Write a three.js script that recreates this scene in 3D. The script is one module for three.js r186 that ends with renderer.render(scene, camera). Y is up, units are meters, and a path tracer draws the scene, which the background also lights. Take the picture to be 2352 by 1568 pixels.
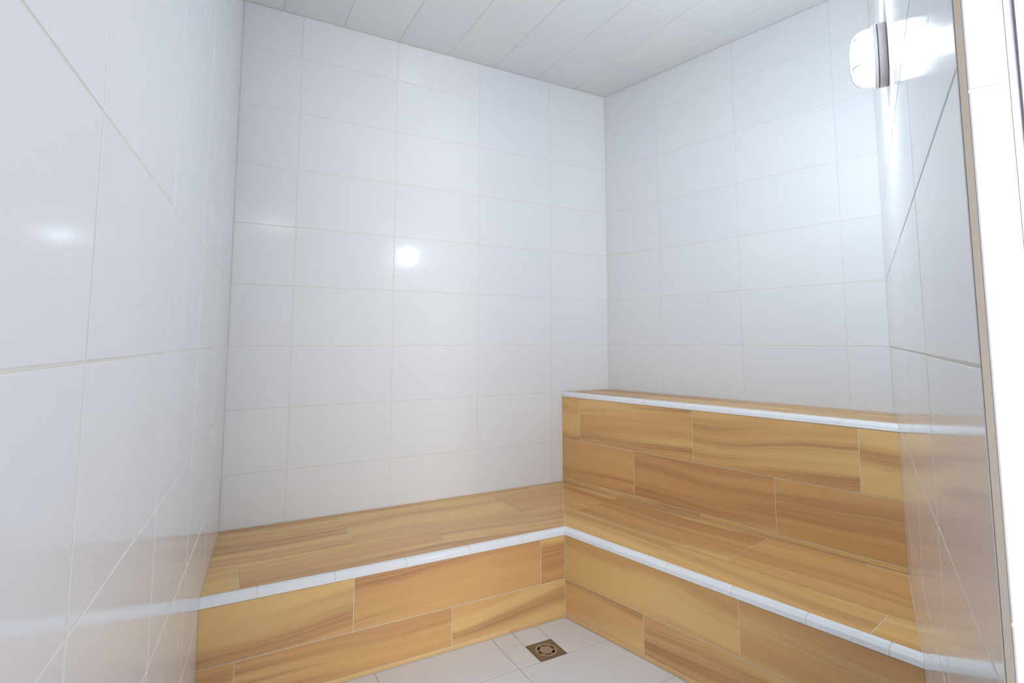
import * as THREE from 'three';
import { mergeGeometries, toCreasedNormals } from 'three/addons/utils/BufferGeometryUtils.js';
import { RectAreaLightUniformsLib } from 'three/addons/lights/RectAreaLightUniformsLib.js';

// ---------------------------------------------------------------- camera, light, exposure
const scene = new THREE.Scene();
const renderer = new THREE.WebGLRenderer({ antialias: true });
renderer.toneMapping = THREE.LinearToneMapping;
renderer.toneMappingExposure = 1.25;
renderer.shadowMap.enabled = true;
RectAreaLightUniformsLib.init();

const EYE = 1.0118;
const camera = new THREE.PerspectiveCamera(64.15, 2352 / 1568, 0.01, 60);
camera.position.set(0, EYE, 0);
camera.rotation.set(0.0933, 0, 0);
camera.setViewOffset(2352, 1568, 0, 118, 2352, 1568);

scene.background = new THREE.Color(0.72, 0.76, 0.86);

// light of the windows added in the unseen anteroom outside the door, its place is set further down with the window
const PANEL_LIGHT = 5, ADDED_FAR_WINDOW = 11.5, ADDED_END_WINDOW = 8, WINDOW_TINT = new THREE.Color(1.0, 0.985, 0.985);
const LAMP_LIGHT = 1.8, LAMP_TINT = new THREE.Color(0.77, 0.89, 1.0);

// ---------------------------------------------------------------- helpers
let seed = 20240611;
const rnd = () => { seed = (seed * 1664525 + 1013904223) >>> 0; return seed / 4294967296; };
const rr = (a, b) => a + (b - a) * rnd();
const V = (x, z) => new THREE.Vector2(x, z);          // plan points: x and z in metres
const used = new Map();
function numbered(n) { const k = used.get(n) || 0; used.set(n, k + 1); return k ? n + '_' + String(k).padStart(3, '0') : n; }
function mesh(name, geo, m, parent) {
  const o = new THREE.Mesh(geo, m); o.name = name; o.castShadow = o.receiveShadow = true; parent.add(o); return o;
}
function frame(name, origin, e, y = 0) {              // a group whose x runs along the plan direction e and whose z faces into the room
  const g = new THREE.Group(); g.name = numbered(name); g.position.set(origin.x, y, origin.y);
  g.rotation.y = Math.atan2(-e.y, e.x); scene.add(g); return g;
}
function tag(o, label, category, extra = {}) { o.userData = { label, category, ...extra }; return o; }
const local = (p, origin, e) => { const dx = p.x - origin.x, dz = p.y - origin.y; return V(dx * e.x + dz * e.y, -dx * e.y + dz * e.x); };
const meet = (p, d, q, e) => { const k = d.x * e.y - d.y * e.x, t = ((q.x - p.x) * e.y - (q.y - p.y) * e.x) / k; return V(p.x + d.x * t, p.y + d.y * t); };
const along = (p, d, t) => V(p.x + d.x * t, p.y + d.y * t);

function area(P) { let a = 0; for (let i = 0; i < P.length; i++) { const p = P[i], q = P[(i + 1) % P.length]; a += p.x * q.y - q.x * p.y; } return a / 2; }
function inset(P, d) {                                // convex polygon, counter-clockwise
  const n = P.length, out = [];
  for (let i = 0; i < n; i++) {
    const a = P[(i + n - 1) % n], b = P[i], c = P[(i + 1) % n];
    const d1 = V(b.x - a.x, b.y - a.y).normalize(), d2 = V(c.x - b.x, c.y - b.y).normalize();
    const p1 = V(b.x - d1.y * d, b.y + d1.x * d), p2 = V(b.x - d2.y * d, b.y + d2.x * d);
    const k = d1.x * d2.y - d1.y * d2.x;
    out.push(Math.abs(k) < 1e-6 ? p2 : meet(p1, d1, p2, d2));
  }
  return out;
}
function clip(P, C) {                                 // P cut to the convex counter-clockwise polygon C
  let out = P;
  for (let i = 0; i < C.length && out.length; i++) {
    const a = C[i], b = C[(i + 1) % C.length], src = out; out = [];
    const side = p => (b.x - a.x) * (p.y - a.y) - (b.y - a.y) * (p.x - a.x);
    for (let j = 0; j < src.length; j++) {
      const p = src[j], q = src[(j + 1) % src.length], sp = side(p), sq = side(q);
      if (sp >= 0) out.push(p);
      if ((sp >= 0) !== (sq >= 0)) { const t = sp / (sp - sq); out.push(V(p.x + (q.x - p.x) * t, p.y + (q.y - p.y) * t)); }
    }
  }
  const clean = [];
  for (const p of out) if (!clean.length || p.distanceTo(clean[clean.length - 1]) > 1e-4) clean.push(p);
  if (clean.length > 1 && clean[0].distanceTo(clean[clean.length - 1]) < 1e-4) clean.pop();
  return clean;
}
const rect = (x0, x1, y0, y1) => [V(x0, y0), V(x1, y0), V(x1, y1), V(x0, y1)];
// one glazed piece: flat face at z = 0 (z up out of the wall), eased edge, sides down to z = -t
function piece(P, { bevel = 0.001, drop = 0.0005, t = 0.004, uv } = {}) {
  if (area(P) < 0) P = P.slice().reverse();
  const Q = inset(P, bevel), n = P.length, pos = [], nor = [], tex = [];
  const put = (a, b, c) => {
    const N = new THREE.Vector3().crossVectors(b.clone().sub(a), c.clone().sub(a)).normalize();
    for (const v of [a, b, c]) { pos.push(v.x, v.y, v.z); nor.push(N.x, N.y, N.z); const w = uv ? uv(v.x, v.y) : [v.x, v.y]; tex.push(w[0], w[1]); }
  };
  const T = Q.map(p => new THREE.Vector3(p.x, p.y, 0)), E = P.map(p => new THREE.Vector3(p.x, p.y, -drop)), B = P.map(p => new THREE.Vector3(p.x, p.y, -t));
  for (let i = 1; i < n - 1; i++) put(T[0], T[i], T[i + 1]);
  for (let i = 0; i < n; i++) {
    const j = (i + 1) % n;
    put(E[i], E[j], T[j]); put(E[i], T[j], T[i]);
    put(B[i], B[j], E[j]); put(B[i], E[j], E[i]);
  }
  const g = new THREE.BufferGeometry();
  g.setAttribute('position', new THREE.Float32BufferAttribute(pos, 3));
  g.setAttribute('normal', new THREE.Float32BufferAttribute(nor, 3));
  g.setAttribute('uv', new THREE.Float32BufferAttribute(tex, 2));
  return g;
}
const tileCache = new Map();
function tileGeo(w, h) {                              // centred rectangular tile, shared between equal sizes
  const k = w.toFixed(3) + 'x' + h.toFixed(3);
  if (!tileCache.has(k)) tileCache.set(k, piece(rect(-w / 2, w / 2, -h / 2, h / 2)));
  return tileCache.get(k);
}
function prism(P, y0, y1) {                           // plan polygon (x, z) in local space, standing from y0 to y1
  const s = new THREE.Shape(P.map(p => V(p.x, -p.y)));
  const g = new THREE.ExtrudeGeometry(s, { depth: y1 - y0, bevelEnabled: false });
  g.rotateX(-Math.PI / 2); g.translate(0, y0, 0); return g;
}
const bx = (x0, x1, y0, y1, z0, z1) => { const g = new THREE.BoxGeometry(x1 - x0, y1 - y0, z1 - z0); g.translate((x0 + x1) / 2, (y0 + y1) / 2, (z0 + z1) / 2); return g; };

// ---------------------------------------------------------------- noise and textures
function hash(i, j, k) { let h = Math.imul(i, 374761393) ^ Math.imul(j, 668265263) ^ Math.imul(k, 1274126177); h = Math.imul(h ^ (h >>> 13), 1103515245); h ^= h >>> 16; return (h >>> 0) / 4294967296; }
function noise(x, y, k) {
  const i = Math.floor(x), j = Math.floor(y), fx = x - i, fy = y - j, u = fx * fx * (3 - 2 * fx), v = fy * fy * (3 - 2 * fy);
  const a = hash(i, j, k), b = hash(i + 1, j, k), c = hash(i, j + 1, k), d = hash(i + 1, j + 1, k);
  return a + (b - a) * u + (c - a) * v + (a - b - c + d) * u * v;
}
const sm = (a, b, x) => { x = Math.min(1, Math.max(0, (x - a) / (b - a))); return x * x * (3 - 2 * x); };
const BOARD_L = 0.70, BOARD_W = 0.345, STRIPS = 6;
// wood-print boards: six strips to a picture, each BOARD_L long and BOARD_W wide
function boardTexture(k0) {
  const W = 2048, H = 2046, sh = H / STRIPS, d = new Uint8Array(W * H * 4);
  const gold = [231, 191, 126], mid = [221, 173, 112], brown = [202, 150, 101], dark = [162, 116, 82];
  for (let s = 0; s < STRIPS; s++) {
    const k = k0 + s * 17;
    const slope = (hash(k, 1, 9) - 0.5) * 0.16, swell = (hash(k, 2, 9) - 0.4) * 0.05, u0 = 0.15 + 0.4 * hash(k, 3, 9);
    const tone = (hash(k, 4, 9) - 0.5) * 0.30, dens = 14 + 14 * hash(k, 5, 9), streak = 0.35 + 0.6 * hash(k, 6, 9);
    for (let y = 0; y < sh; y++) {
      const v = y / sh * BOARD_W;
      for (let x = 0; x < W; x++) {
        const u = x / W * BOARD_L;
        let q = v + slope * u - swell * Math.exp(-((u - u0) * (u - u0)) / 0.02) * sm(0, 0.2, v);
        q += 0.022 * (noise(u * 2.6, v * 6, k) - 0.5) + 0.006 * (noise(u * 9, v * 22, k + 1) - 0.5);
        const band = 0.6 * noise(u * 0.5, q * dens, k + 2) + 0.4 * noise(u * 1.1, q * dens * 2.6, k + 3);
        const mask = sm(0.42, 0.72, 0.65 * noise(u * 0.7, q * dens * 0.8, k + 4) + 0.35 * noise(u * 1.6, q * dens * 2.2, k + 5));
        const line = Math.pow(1 - Math.abs(2 * noise(u * 0.8, q * 105, k + 6) - 1), 2), hair = noise(u * 1.6, q * 260, k + 7);
        const fibre = noise(u * 24, q * 640, k + 8) - 0.5, pore = noise(u * 7, q * 330, k + 9) - 0.5;
        const t = band + tone + 0.12 * fibre + 0.12 * pore;
        const m1 = sm(0.26, 0.6, t), m2 = Math.min(1, sm(0.55, 0.9, t) * 0.5 + mask * streak * (0.35 + 0.65 * hair)), m3 = mask * streak * (0.65 * line * hair + 0.12);
        const o = ((s * sh + y) * W + x) * 4;
        for (let c = 0; c < 3; c++) {
          let z = gold[c] + (mid[c] - gold[c]) * m1; z += (brown[c] - z) * m2; z += (dark[c] - z) * m3;
          d[o + c] = Math.max(0, Math.min(255, z));
        }
        d[o + 3] = 255;
      }
    }
  }
  const t = new THREE.DataTexture(d, W, H); t.colorSpace = THREE.SRGBColorSpace; t.magFilter = THREE.LinearFilter; t.minFilter = THREE.LinearFilter; t.needsUpdate = true; return t;
}
function greyTexture(N, f) {
  const d = new Uint8Array(N * N * 4);
  for (let y = 0; y < N; y++) for (let x = 0; x < N; x++) { const g = Math.max(0, Math.min(255, 255 * f(x / N, y / N))), o = (y * N + x) * 4; d[o] = d[o + 1] = d[o + 2] = g; d[o + 3] = 255; }
  const t = new THREE.DataTexture(d, N, N); t.magFilter = THREE.LinearFilter; t.minFilter = THREE.LinearFilter; t.wrapS = t.wrapT = THREE.RepeatWrapping; t.needsUpdate = true; return t;
}
const slate = greyTexture(1024, (x, y) => { const w = noise(x * 5, y * 5, 71); return 0.45 * noise(x * 14 + w * 4, y * 34 + w * 5, 72) + 0.4 * noise(x * 34 + w * 6, y * 90, 73) + 0.1 * noise(x * 160, y * 160, 74); });
const ripple = greyTexture(512, (x, y) => 0.6 * noise(x * 6, y * 6, 81) + 0.4 * noise(x * 14, y * 14, 82));

// ---------------------------------------------------------------- materials
const lin = (r, g, b) => new THREE.Color().setRGB(r, g, b);
const std = (o) => new THREE.MeshStandardMaterial(o);
const M = {
  white: [lin(0.80, 0.80, 0.81), lin(0.795, 0.80, 0.815), lin(0.80, 0.805, 0.805), lin(0.79, 0.795, 0.815), lin(0.805, 0.805, 0.81)].map(c => new THREE.MeshPhysicalMaterial({ color: c, ior: 1.32, roughness: 0.1, bumpMap: ripple, bumpScale: 0.0002 })),
  ceil: [lin(0.80, 0.80, 0.80), lin(0.79, 0.80, 0.81), lin(0.81, 0.81, 0.80)].map(c => std({ color: c, roughness: 0.22 })),
  grout: std({ color: lin(0.77, 0.725, 0.65), roughness: 0.9 }),
  groutWhite: std({ color: lin(0.80, 0.74, 0.60), roughness: 0.9 }),
  floorGrout: std({ color: lin(0.50, 0.44, 0.37), roughness: 0.9 }),
  boards: [boardTexture(100), boardTexture(700)].map(t => std({ map: t, roughness: 0.34 })),
  trim: std({ color: lin(0.83, 0.83, 0.84), roughness: 0.08 }),
  jamb: std({ color: lin(0.70, 0.70, 0.74), roughness: 0.12 }),
  floor: [lin(0.76, 0.73, 0.72), lin(0.745, 0.72, 0.71), lin(0.77, 0.74, 0.73)].map(c => std({ color: c, roughness: 0.38, bumpMap: slate, bumpScale: 0.0018 })),
  lobby: std({ color: lin(0.36, 0.35, 0.38), roughness: 0.85 }),
  plaster: std({ color: lin(0.82, 0.81, 0.83), roughness: 0.85 }),
  bronze: std({ color: lin(0.27, 0.20, 0.135), roughness: 0.42, metalness: 0.55 }),
  bronzeLight: std({ color: lin(0.46, 0.37, 0.27), roughness: 0.45, metalness: 0.5 }),
  sump: std({ color: lin(0.03, 0.022, 0.02), roughness: 0.6 }),
  seal: std({ color: lin(0.20, 0.18, 0.15), roughness: 0.6 }),
  alu: std({ color: lin(0.46, 0.47, 0.50), roughness: 0.35, metalness: 0.7 }),
  plastic: std({ color: lin(0.74, 0.70, 0.71), roughness: 0.4 }),
  gasket: std({ color: lin(0.10, 0.09, 0.10), roughness: 0.7 }),
  glow: std({ color: lin(0.9, 0.95, 1), emissive: lin(0.88, 0.97, 1.0), emissiveIntensity: 3.5, roughness: 0.25 }),
  guard: std({ color: lin(0.82, 0.84, 0.86), roughness: 0.35 }),
  added_pane: std({ color: lin(0.9, 0.9, 0.92), emissive: WINDOW_TINT, emissiveIntensity: 1.6, roughness: 0.5 }),  // glowing pane of the windows added outside the door
  panel: std({ color: lin(0.9, 0.9, 0.92), emissive: WINDOW_TINT, emissiveIntensity: 1.5, roughness: 0.5 }),
  frameWhite: std({ color: lin(0.78, 0.78, 0.8), roughness: 0.5 }),
};
const pick = a => a[Math.floor(rnd() * a.length)];

// ---------------------------------------------------------------- plan of the room
const LB = V(-1.0775, -2.0744), BR = V(0.5189, -2.9509), RD = V(1.3582, -1.9675);
const eB = V(BR.x - LB.x, BR.y - LB.y).normalize(), eR = V(RD.x - BR.x, RD.y - BR.y).normalize();
const nB = V(-eB.y, eB.x), nR = V(-eR.y, eR.x);
const eLout = V(0.39981, 0.91660), eD = V(-0.54249, 0.84007);     // away from the back corner along the left wall; along the door wall
const KD = meet(LB, eLout, RD, eD);                               // where left wall and door wall meet, behind the camera
const eL = V(-eLout.x, -eLout.y), nD = V(-eD.y, eD.x);
const lenB = LB.distanceTo(BR), lenR = BR.distanceTo(RD), lenL = LB.distanceTo(KD), lenD = RD.distanceTo(KD);
const CEIL = 2.3761, SEAT = 0.3142, UPPER = 0.755;
const B1 = 0.583, B2 = 0.7916, B3 = 0.2954;                       // depths of left seat, right seat, upper bench
const ROW = k => 0.992 + 0.24 * k, TW = 0.41, GAP = 0.0032;
const DOOR = 1.84, DOOR_H = 2.08;
const pA = meet(along(LB, nB, B1), eB, LB, eLout), pI = meet(along(LB, nB, B1), eB, along(BR, nR, B2), eR);
const pB = meet(along(BR, nR, B2), eR, RD, eD), pU = meet(along(BR, nR, B3), eR, LB, eB), pV = meet(along(BR, nR, B3), eR, RD, eD);

// ---------------------------------------------------------------- walls
// a wall: grout-faced slab behind, one glazed tile per cell of the joint lists; floorAt(x) is the height the tiles start from
function wall(name, origin, e, len, joints, label, { from = 0, lo = 0.06, hi = 0.06, cells, top = CEIL, vgap = GAP } = {}) {
  const g = frame(name, origin, e); tag(g, label, 'wall', { kind: 'structure' });
  mesh('backing', bx(-lo, len + hi, 0, CEIL + 0.1, -0.1, -0.0005), M.grout, g);
  const xs = [0, ...joints.filter(j => j > 0.012 && j < len - 0.012), len], ys = [];
  for (let k = -5; k < 8; k++) ys.push(ROW(k));
  for (let i = 0; i + 1 < xs.length; i++) {
    const base = cells ? cells(xs[i], xs[i + 1]) : [[xs[i], xs[i + 1], from]];
    for (const [a, b, f, tp = top] of base) {
      const cuts = [f, ...ys.filter(y => y > f + 0.012 && y < tp - 0.012), tp];
      for (let j = 0; j + 1 < cuts.length; j++) {
        const x0 = a + vgap / 2, x1 = b - vgap / 2, y0 = cuts[j] + GAP / 2, y1 = cuts[j + 1] - GAP / 2;
        const t = mesh('tile', tileGeo(x1 - x0, y1 - y0), pick(M.white), g);
        t.position.set((x0 + x1) / 2, (y0 + y1) / 2, 0.0002);
        t.rotation.set(rr(-0.001, 0.001), rr(-0.0007, 0.0007), 0);
      }
    }
  }
  return g;
}
const uB = local(pU, LB, eB).x;
const seq = (a, n) => Array.from({ length: n }, (_, i) => a + TW * i);
wall('wall_back', LB, eB, lenB, seq(0.225, 4), 'white glazed tiled wall behind the long lower wooden bench', {
  cells: (a, b) => b <= uB ? [[a, b, SEAT]] : a >= uB ? [[a, b, UPPER]] : [[a, b, UPPER], [a, uB, SEAT, UPPER]],
  from: SEAT, lo: 0.1, hi: 0.1,
});
wall('wall_right', BR, eR, lenR, seq(0.335, 3), 'white glazed tiled wall above the raised upper bench', { from: UPPER, lo: 0.1, hi: 0.1 });
wall('wall_left', KD, eL, lenL, [2.12, 1.71, 1.30, 0.89, 0.48, 0.07].map(t => lenL - t), 'glossy white tiled wall at the left, ending at the long bench', { from: 0, lo: 0.05, hi: 0.1, vgap: 0.0042 });
wall('wall_door', RD, eD, DOOR, [0.16, 0.57, 0.98, 1.39], 'glossy white tiled wall that carries the glowing lamp, beside the door jamb', { from: 0, lo: 0.1, hi: 0, vgap: 0.0045 });

// ---------------------------------------------------------------- ceiling and floor
const flat = (g, up) => { g.rotateX(up ? -Math.PI / 2 : Math.PI / 2); return g; };
const ccw = P => area(P) < 0 ? P.slice().reverse() : P;
{
  const g = frame('ceiling', LB, eB); tag(g, 'pale grey tiled ceiling of the steam room', 'ceiling', { kind: 'structure' });
  const room = [LB, BR, RD, KD].map(p => local(p, LB, eB));
  mesh('backing', prism(ccw(room.map(p => V(p.x * 1.0, p.y))), CEIL + 0.0015, CEIL + 0.1), M.grout, g);
  const R = inset(ccw(room), GAP / 2);
  for (let i = -8; i < 12; i++) for (let j = -1; j < 7; j++) {
    const x0 = 0.145 + 0.245 * i, z0 = 0.34 + 0.41 * j;
    const P = clip(rect(x0 + GAP / 2, x0 + 0.245 - GAP / 2, z0 + GAP / 2, z0 + 0.41 - GAP / 2), R);
    if (P.length < 3 || Math.abs(area(P)) < 4e-4) continue;
    const t = mesh('tile', flat(piece(P), false), pick(M.ceil), g); t.position.y = CEIL;
  }
}
const iL = local(pI, LB, eB);                                     // inner corner of the two lower benches
const DR = { x0: iL.x - 0.226, x1: iL.x - 0.126, z0: B1 + 0.095, z1: B1 + 0.195 };   // floor drain opening
{
  const g = frame('floor', LB, eB); tag(g, 'off-white slate-textured floor tiles in front of the benches', 'floor', { kind: 'structure' });
  const room = [LB, BR, RD, KD].map(p => local(p, LB, eB));
  const s = new THREE.Shape(ccw(room.map(p => V(p.x, -p.y))));
  const h = new THREE.Path([V(DR.x0, -DR.z0), V(DR.x1, -DR.z0), V(DR.x1, -DR.z1), V(DR.x0, -DR.z1)]); s.holes.push(h);
  const slab = new THREE.ExtrudeGeometry(s, { depth: 0.1, bevelEnabled: false }); slab.rotateX(-Math.PI / 2); slab.translate(0, -0.1015, 0);
  mesh('backing', slab, M.floorGrout, g);
  const open = inset(ccw([pA, pI, pB, KD].map(p => local(p, LB, eB)).map(p => V(p.x, -p.y))), 0.0015);
  const lay = (x0, x1, z0, z1) => {
    const P = clip(rect(x0 + 0.0013, x1 - 0.0013, -z1 + 0.0013, -z0 - 0.0013), open);
    if (P.length < 3 || Math.abs(area(P)) < 2e-4) return;
    const ox = rnd() * 0.45, oy = rnd() * 0.45;
    mesh('tile', flat(piece(P, { bevel: 0.0012, drop: 0.0008, uv: (x, y) => [(x - P[0].x + 0.42) / 1.7 + ox, (y - P[0].y + 0.42) / 1.7 + oy] }), true), pick(M.floor), g);
  };
  const cx = iL.x - 0.305, W = 0.40, zs = [B1 - 0.065, B1 + 0.195, B1 + 0.455, B1 + 0.715, B1 + 0.975, B1 + 1.235, B1 + 1.495, B1 + 1.755, B1 + 2.015];
  for (let j = 0; j + 1 < zs.length; j++) for (let i = -4; i < 3; i++) {
    const x0 = cx + W * i, x1 = x0 + W;
    if (j === 0 && i === 0) { lay(x0, DR.x0, zs[0], zs[1]); lay(DR.x0, DR.x1, zs[0], DR.z0); lay(DR.x1, x1, zs[0], zs[1]); }
    else lay(x0, x1, zs[j], zs[j + 1]);
  }
}

// ---------------------------------------------------------------- tiled benches
// the next board of the wood print: a uv map that lays one strip lengthwise over the piece with these bounds
let strip = 0;
function board(P) {
  const xs = P.map(p => p.x), ys = P.map(p => p.y), x0 = Math.min(...xs), y0 = Math.min(...ys), L = Math.max(...xs) - x0, W = Math.max(...ys) - y0;
  const k = strip++ * 5 % (STRIPS * 2), off = rnd() * Math.max(0, BOARD_L - 0.004 - L), oy = rnd() * Math.max(0, BOARD_W - 0.006 - W), fl = rnd() < 0.5;
  const uv = (x, y) => [((fl ? x0 + L - x : x - x0) + off + 0.002) / BOARD_L, (k % STRIPS + (y - y0 + oy + 0.003) / BOARD_W) / STRIPS];
  return { uv, m: M.boards[k < STRIPS ? 0 : 1] };
}
const PG = 0.0026;                                                // joint between planks
function plank(g, P, place) {
  P = ccw(P);
  const { uv, m } = board(P);
  return mesh('plank', place(piece(P, { bevel: 0.0007, drop: 0.0005, t: 0.003, uv })), m, g);
}
function riser(g, z, x0, x1, rows) {                              // rows: [top, bottom, joints]
  for (const [y1, y0, js] of rows) {
    const xs = [x0, ...js, x1];
    for (let i = 0; i + 1 < xs.length; i++) {
      const o = plank(g, rect(xs[i] + PG / 2, xs[i + 1] - PG / 2, y0 + PG / 2, y1 - PG / 2), q => q);
      o.position.z = z;
    }
  }
}
function seat(g, y, poly, rows) {                                 // rows: [zBack, zFront, joints], poly: convex outline of the seat in x, z
  const C = inset(ccw(poly.map(p => V(p.x, -p.y))), PG / 2);
  for (const [z0, z1, js] of rows) {
    const xs = [-2, ...js, 4];
    for (let i = 0; i + 1 < xs.length; i++) {
      const P = clip(rect(xs[i] + PG / 2, xs[i + 1] - PG / 2, -z1 + PG / 2, -z0 - PG / 2), C);
      if (P.length < 3 || Math.abs(area(P)) < 1e-4) continue;
      const o = plank(g, P, q => flat(q, true)); o.position.y = y;
    }
  }
}
// quarter-round edge piece of length L: outward along +z, ends skewed by k0 and k1 (metres along x per metre of depth)
function edgeGeo(L, r, k0, k1, p = 0.002) {
  const s = new THREE.Shape(), cx = 0.0184, cy = -0.0192, n = 10;
  s.moveTo(0.023, cy + r); s.lineTo(cx + 0.002, cy + r);
  for (let i = 0; i <= n; i++) { const a = Math.PI / 2 * i / n; s.lineTo(cx - Math.sin(a) * r, cy + Math.cos(a) * r); }
  s.lineTo(cx - r, -0.0212); s.lineTo(0.009, -0.0212); s.lineTo(0.023, -0.009); s.closePath();
  let g = new THREE.ExtrudeGeometry(s, { depth: L, bevelEnabled: false, curveSegments: 1 }); g.rotateY(Math.PI / 2);
  const a = g.attributes.position;
  for (let i = 0; i < a.count; i++) { const x = a.getX(i), d = -a.getZ(i), f = L > 0 ? x / L : 0; a.setX(i, x + d * (k0 * (1 - f) + k1 * f)); }
  return toCreasedNormals(g, 0.5);
}
function edging(g, y, z, x0, x1, joints, k0, k1) {
  const core = mesh('grout_joint', edgeGeo(x1 - x0, 0.0192, k0, k1), M.groutWhite, g); core.position.set(x0, y - 0.0006, z);
  const xs = [0, ...joints, x1 - x0];
  for (let i = 0; i + 1 < xs.length; i++) {
    const a = xs[i] + (i ? 0.0016 : 0.0004), b = xs[i + 1] - (i + 2 < xs.length ? 0.0016 : 0.0004);
    const o = mesh('edge_tile', edgeGeo(b - a, 0.0202, i ? 0 : k0, i + 2 < xs.length ? 0 : k1), M.trim, g);
    o.position.set(x0 + a, y, z);
  }
}
const NOSE = 0.0222;
{ // long lower bench along the back wall
  const g = frame('tiled_bench', LB, eB);
  tag(g, 'low wood-look tiled bench along the left back wall, with white rounded edge tiles', 'bench', { group: 'built-in tiled benches' });
  const [A, I, U] = [pA, pI, pU].map(p => local(p, LB, eB));
  const fA = d => V(A.x * (1 - d / B1), B1 - d), fI = d => V(I.x + (U.x - I.x) * d / B1, B1 - d);
  mesh('core', mergeGeometries([prism([V(0, 0), U, fI(0.0015), fA(0.0015)], -0.0014, SEAT - 0.0204), prism([V(0, 0), U, fI(0.0194), fA(0.0194)], SEAT - 0.0204, SEAT - 0.0015)]), M.groutWhite, g);
  seat(g, SEAT, [V(0, 0), U, fI(0.0212), fA(0.0212)], [[0, 0.036, [0.16, 0.80, 1.3]], [0.036, 0.375, [0.417, 1.092]], [0.375, B1, [A.x + 0.1, A.x + 0.754]]]);
  riser(g, B1, A.x, I.x, [[SEAT - NOSE, 0.136, [0.414, 1.083].map(s => s + A.x)], [0.136, 0.0125, [0.093, 0.737].map(s => s + A.x)], [0.0125, 0, [0.30, 0.95].map(s => s + A.x)]]);
  edging(g, SEAT, B1, A.x, I.x, [0.144, 0.357, 0.578, 0.799, 1.003], -A.x / B1, (U.x - I.x) / B1);
}
{ // lower bench below the upper one
  const g = frame('tiled_bench', BR, eR);
  tag(g, 'low wood-look tiled bench in front of the raised bench on the right', 'bench', { group: 'built-in tiled benches' });
  const [I, U, W, B] = [pI, pU, pV, pB].map(p => local(p, BR, eR)), D = B2 - B3;
  const fI = d => V(I.x + (U.x - I.x) * d / D, B2 - d), fB = d => V(B.x + (W.x - B.x) * d / D, B2 - d);
  mesh('core', mergeGeometries([prism([U, W, fB(0.0015), fI(0.0015)], -0.0014, SEAT - 0.0204), prism([U, W, fB(0.0194), fI(0.0194)], SEAT - 0.0204, SEAT - 0.0015)]), M.groutWhite, g);
  seat(g, SEAT, [U, W, fB(0.0212), fI(0.0212)], [[B3, B3 + 0.026, [U.x + 0.14, U.x + 0.75, U.x + 1.34]], [B3 + 0.026, 0.622, [U.x + 0.369, U.x + 1.03]], [0.622, B2, [I.x + 0.36, I.x + 0.986]]]);
  riser(g, B2, I.x, B.x, [[SEAT - NOSE, 0.136, [I.x + 0.671]], [0.136, 0.0125, [I.x + 0.348, I.x + 1.0]], [0.0125, 0, [I.x + 0.5]]]);
  edging(g, SEAT, B2, I.x, B.x, [0.214, 0.437, 0.649, 0.851, 1.033], (U.x - I.x) / D, (W.x - B.x) / D);
}
{ // upper bench
  const g = frame('tiled_bench', BR, eR);
  tag(g, 'high wood-look tiled bench raised against the right wall, with white rounded edge tiles', 'bench', { group: 'built-in tiled benches' });
  const [U, W] = [pU, pV].map(p => local(p, BR, eR));
  const fU = d => V(U.x * (1 - d / B3), B3 - d), fW = d => V(W.x + (lenR - W.x) * d / B3, B3 - d), c0 = V(0, 0), c1 = V(lenR, 0);
  mesh('core', mergeGeometries([prism([c0, c1, fW(0.0015), fU(0.0015)], -0.0014, UPPER - 0.0204), prism([c0, c1, fW(0.0194), fU(0.0194)], UPPER - 0.0204, UPPER - 0.0015)]), M.groutWhite, g);
  seat(g, UPPER, [c0, c1, fW(0.0212), fU(0.0212)], [[0, 0.125, [0.03, 0.64, 1.20]], [0.125, B3, [U.x + 0.45, U.x + 1.08]]]);
  riser(g, B3, U.x, W.x, [[UPPER - NOSE, 0.527, [0.118, 0.732, 1.329].map(s => s + U.x)], [0.527, SEAT + 0.018, [0.438, 1.054].map(s => s + U.x)], [SEAT + 0.018, SEAT, [0.132, 0.761, 1.336].map(s => s + U.x)]]);
  edging(g, UPPER, B3, U.x, W.x, [0.102, 0.292, 0.495, 0.699, 0.901, 1.094, 1.277], -U.x / B3, (lenR - W.x) / B3);
}

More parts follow.
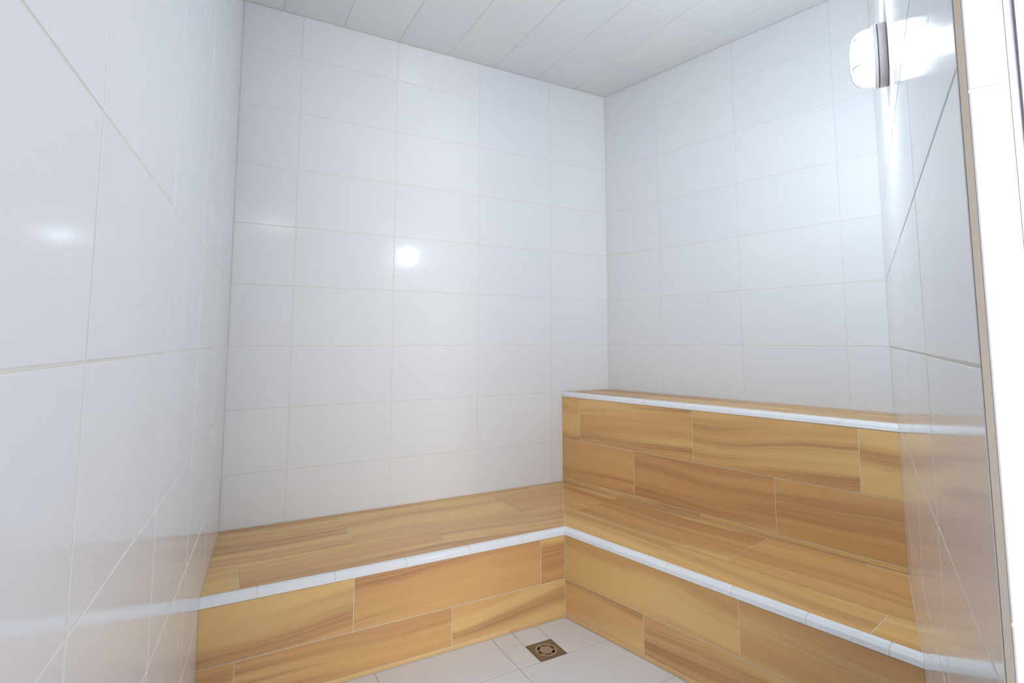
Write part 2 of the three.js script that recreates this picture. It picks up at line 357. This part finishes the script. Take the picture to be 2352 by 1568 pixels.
// ---------------------------------------------------------------- floor drain
{
  const g = frame('floor_drain', along(along(LB, eB, (DR.x0 + DR.x1) / 2), nB, (DR.z0 + DR.z1) / 2), eB);
  tag(g, 'square bronze floor drain with a slotted round grate, below the bench corner', 'drain');
  const h = 0.0485, R = 0.036;
  const ring = new THREE.Shape([V(-h, -h), V(h, -h), V(h, h), V(-h, h)]);
  const hole = new THREE.Path(); hole.absarc(0, 0, R + 0.0012, 0, Math.PI * 2, true); ring.holes.push(hole);
  const plate = new THREE.ExtrudeGeometry(ring, { depth: 0.003, bevelEnabled: true, bevelSize: 0.0006, bevelThickness: 0.0005, bevelSegments: 2, curveSegments: 40 });
  plate.rotateX(-Math.PI / 2); plate.translate(0, -0.0035, 0); mesh('plate', plate, M.bronze, g);
  const disc = new THREE.Shape(); disc.absarc(0, 0, R, 0, Math.PI * 2, false);
  for (let i = 0; i < 6; i++) {
    const a = i * Math.PI / 3 + 0.2, w = 0.30, r0 = 0.0212, r1 = 0.0302, p = new THREE.Path();
    p.absarc(0, 0, r1, a - w, a + w, false);
    p.absarc(Math.cos(a + w) * (r0 + r1) / 2, Math.sin(a + w) * (r0 + r1) / 2, (r1 - r0) / 2, a + w, a + w + Math.PI, false);
    p.absarc(0, 0, r0, a + w, a - w, true);
    p.absarc(Math.cos(a - w) * (r0 + r1) / 2, Math.sin(a - w) * (r0 + r1) / 2, (r1 - r0) / 2, a - w + Math.PI, a - w + Math.PI * 2, false);
    disc.holes.push(p);
  }
  const grate = new THREE.ExtrudeGeometry(disc, { depth: 0.003, bevelEnabled: true, bevelSize: 0.0004, bevelThickness: 0.0004, bevelSegments: 2, curveSegments: 24 });
  grate.rotateX(-Math.PI / 2); grate.translate(0, -0.0030, 0); mesh('grate', grate, M.bronzeLight, g);
  const cup = new THREE.LatheGeometry([V(0.0001, -0.05), V(0.046, -0.05), V(0.046, -0.004), V(0.0475, -0.004), V(0.0475, -0.052), V(0.0001, -0.052)], 32);
  mesh('sump', cup, M.sump, g);
}

// ---------------------------------------------------------------- lamp on the door wall
{
  const g = frame('bulkhead_lamp', along(RD, eD, 0.94), eD, 1.658);
  tag(g, 'small oval glowing wall lamp with white base and guard, near the ceiling on the right', 'lamp');
  const oval = (a, b, n = 64, e = 0.82) => Array.from({ length: n }, (_, i) => { const t = i / n * Math.PI * 2, c = Math.cos(t), s = Math.sin(t); return V(a * Math.sign(c) * Math.abs(c) ** e, b * Math.sign(s) * Math.abs(s) ** e); });
  const slab = (a, b, z0, z1, bev) => { const q = new THREE.ExtrudeGeometry(new THREE.Shape(oval(a - bev, b - bev)), { depth: z1 - z0 - 2 * bev, bevelEnabled: true, bevelSize: bev, bevelThickness: bev, bevelSegments: 3 }); q.translate(0, 0, z0 + bev); return q; };
  mesh('base', slab(0.052, 0.071, 0.0005, 0.016, 0.002), M.plastic, g);
  mesh('gasket', slab(0.0505, 0.0695, 0.0155, 0.018, 0.0004), M.gasket, g);
  mesh('rim', slab(0.053, 0.072, 0.0178, 0.0255, 0.0022), M.plastic, g);
  const dome = new THREE.SphereGeometry(1, 48, 20, 0, Math.PI * 2, 0, Math.PI / 2); dome.rotateX(Math.PI / 2);
  const a = dome.attributes.position;
  for (let i = 0; i < a.count; i++) {
    const x = a.getX(i), y = a.getY(i), z = a.getZ(i), r = Math.hypot(x, y), f = r > 1e-6 ? Math.pow(r, 0.55) / r : 0;
    a.setXYZ(i, x * f * 0.046, y * f * 0.064, 0.0245 + 0.042 * Math.pow(Math.max(0, z), 0.9));
  }
  dome.computeVertexNormals();
  mesh('dome', dome, M.glow, g);
  const over = (pts, r) => new THREE.TubeGeometry(new THREE.CatmullRomCurve3(pts), 40, r, 8, false);
  const hoopV = []; for (let i = 0; i <= 12; i++) { const t = Math.PI * i / 12, c = Math.cos(t), s = Math.sin(t); hoopV.push(new THREE.Vector3(0, 0.0685 * Math.sign(c) * Math.abs(c) ** 0.6, 0.0245 + 0.0455 * s ** 0.6)); }
  mesh('guard_bar', over(hoopV, 0.0024), M.guard, g);
  for (const y of [-0.03, 0.03]) {
    const w = 0.0505 * 0.93, h = []; for (let i = 0; i <= 12; i++) { const t = Math.PI * i / 12, c = Math.cos(t), s = Math.sin(t); h.push(new THREE.Vector3(w * Math.sign(c) * Math.abs(c) ** 0.6, y, 0.0245 + 0.043 * s ** 0.6)); }
    mesh('guard_bar', over(h, 0.0022), M.guard, g);
  }
  const p = new THREE.PointLight(LAMP_TINT, LAMP_LIGHT, 0, 2); p.position.set(0, 0, 0.045); p.castShadow = true; p.shadow.radius = 1.0; p.name = 'lamp_light'; g.add(p);
}

// ---------------------------------------------------------------- door jamb and lintel
{
  const g = frame('door_1', RD, eD); tag(g, 'white glazed jamb of the open doorway with grey seal strip at the right edge', 'door jamb', { kind: 'structure' });
  mesh('seal_strip', bx(DOOR - 0.003, DOOR + 0.0012, 0, DOOR_H, -0.0052, -0.0004), M.seal, g);
  const hs = [0, 0.402, 0.806, 1.21, 1.614, DOOR_H];
  for (let i = 0; i + 1 < hs.length; i++) {
    const s = new THREE.Shape(), x = DOOR + 0.0022, r = 0.004;                     // tile edge rounded towards the door
    s.moveTo(DOOR - 0.004, 0.0055); s.lineTo(x - 0.001, 0.0055); s.lineTo(x, 0.0065); s.lineTo(x, 0.030 - r);
    for (let k = 1; k <= 5; k++) { const q = Math.PI / 2 * k / 5; s.lineTo(x - r + r * Math.cos(q), 0.030 - r + r * Math.sin(q)); }
    s.lineTo(DOOR - 0.004, 0.030); s.closePath();
    const q = new THREE.ExtrudeGeometry(s, { depth: hs[i + 1] - hs[i] - 0.003, bevelEnabled: false }); q.rotateX(-Math.PI / 2); q.translate(0, hs[i] + 0.0015, 0);
    mesh('trim_tile', toCreasedNormals(q, 0.6), M.jamb, g);
  }
  mesh('grout_joint', bx(DOOR - 0.01, DOOR + 0.0008, 0, DOOR_H, -0.0295, -0.0056), M.grout, g);
  mesh('door_frame', mergeGeometries([bx(DOOR - 0.01, DOOR + 0.001, 0, DOOR_H, -0.036, -0.0305), bx(DOOR - 0.01, DOOR + 0.006, 0, DOOR_H, -0.05, -0.036), bx(DOOR - 0.01, DOOR + 0.002, 0, DOOR_H, -0.1, -0.05)]), M.alu, g);
  mesh('lintel', bx(DOOR, lenD, DOOR_H, CEIL + 0.1, -0.1, 0), M.plaster, g);
}

// ---------------------------------------------------------------- anteroom outside the door
{
  const box = (name, label, cat, ...b) => { const g = frame(name, RD, eD); tag(g, label, cat, { kind: 'structure' }); mesh('slab', bx(...b), cat === 'floor' ? M.floor[0] : cat === 'ceiling' ? M.plaster : M.lobby, g); return g; };
  const H = CEIL + 0.1, x0 = 0.3, x1 = 6.6, z1 = -3.4;
  box('wall_entry', 'grey wall beside the doorway, seen from outside', 'wall', lenD, x1 + 0.1, 0, H, -0.1, 0);
  box('wall_lobby_far', 'grey far wall of the anteroom with an added bright window', 'wall', x0 - 0.1, x1 + 0.1, 0, H, z1 - 0.1, z1);
  box('wall_lobby_left', 'grey side wall of the anteroom on the left', 'wall', x1, x1 + 0.1, 0, H, z1, -0.1);
  box('wall_lobby_right', 'grey side wall of the anteroom on the right', 'wall', x0 - 0.1, x0, 0, H, z1, -0.1);
  box('ceiling_lobby', 'white anteroom ceiling', 'ceiling', x0 - 0.1, x1 + 0.1, H, H + 0.1, z1 - 0.1, 0);
  box('floor_lobby', 'pale anteroom floor', 'floor', x0 - 0.1, x1 + 0.1, -0.1, -0.0015, z1 - 0.1, -0.1);
  const addedWindow = (origin, e, ww, wh, wy, power, label) => {
    const g = frame('window_1', origin, e, wy); g.name = 'window_' + (++wins); tag(g, label, 'window', { kind: 'structure' });
    const a = ww / 2, b = wh / 2, f = 0.06;
    mesh('added_pane', bx(-a, a, -b, b, 0.002, 0.012), M.added_pane, g);
    mesh('added_window_frame', mergeGeometries([bx(-a - f, -a, -b - f, b + f, 0, 0.03), bx(a, a + f, -b - f, b + f, 0, 0.03), bx(-a, a, b, b + f, 0, 0.03), bx(-a, a, -b - f, -b, 0, 0.03), bx(-0.03, 0.03, -b, b, 0, 0.025)]), M.frameWhite, g);
    const l = new THREE.RectAreaLight(WINDOW_TINT, power, ww, wh); l.position.set(0, 0, 0.035); l.rotation.y = Math.PI; l.name = 'added_window_light'; g.add(l);
  };
  let wins = 0;
  addedWindow(along(along(RD, eD, 5.55), nD, z1), eD, 1.8, 1.5, 1.55, ADDED_FAR_WINDOW, 'added unseen bright frosted window in the far wall of the anteroom');  // unseen window, added to throw light through the door onto the back wall
  addedWindow(along(along(RD, eD, x1), nD, -1.55), V(nD.x, nD.y), 2.4, 1.9, 1.3, ADDED_END_WINDOW, 'added unseen bright frosted window in the end wall of the anteroom');  // second unseen window, added to brighten the right wall
  const c = frame('ceiling_panel', along(along(RD, eD, 2.99), nD, -2.5), eD, H); tag(c, 'flat square ceiling light of the anteroom outside the doorway', 'lamp');
  mesh('housing', bx(-0.33, 0.33, -0.03, -0.002, -0.33, 0.33), M.frameWhite, c);
  mesh('diffuser', bx(-0.3, 0.3, -0.034, -0.03, -0.3, 0.3), M.panel, c);
  const q = new THREE.RectAreaLight(WINDOW_TINT, PANEL_LIGHT, 0.6, 0.6); q.position.set(0, -0.038, 0); q.rotation.x = -Math.PI / 2; q.name = 'panel_light'; c.add(q);
}

renderer.render(scene, camera);
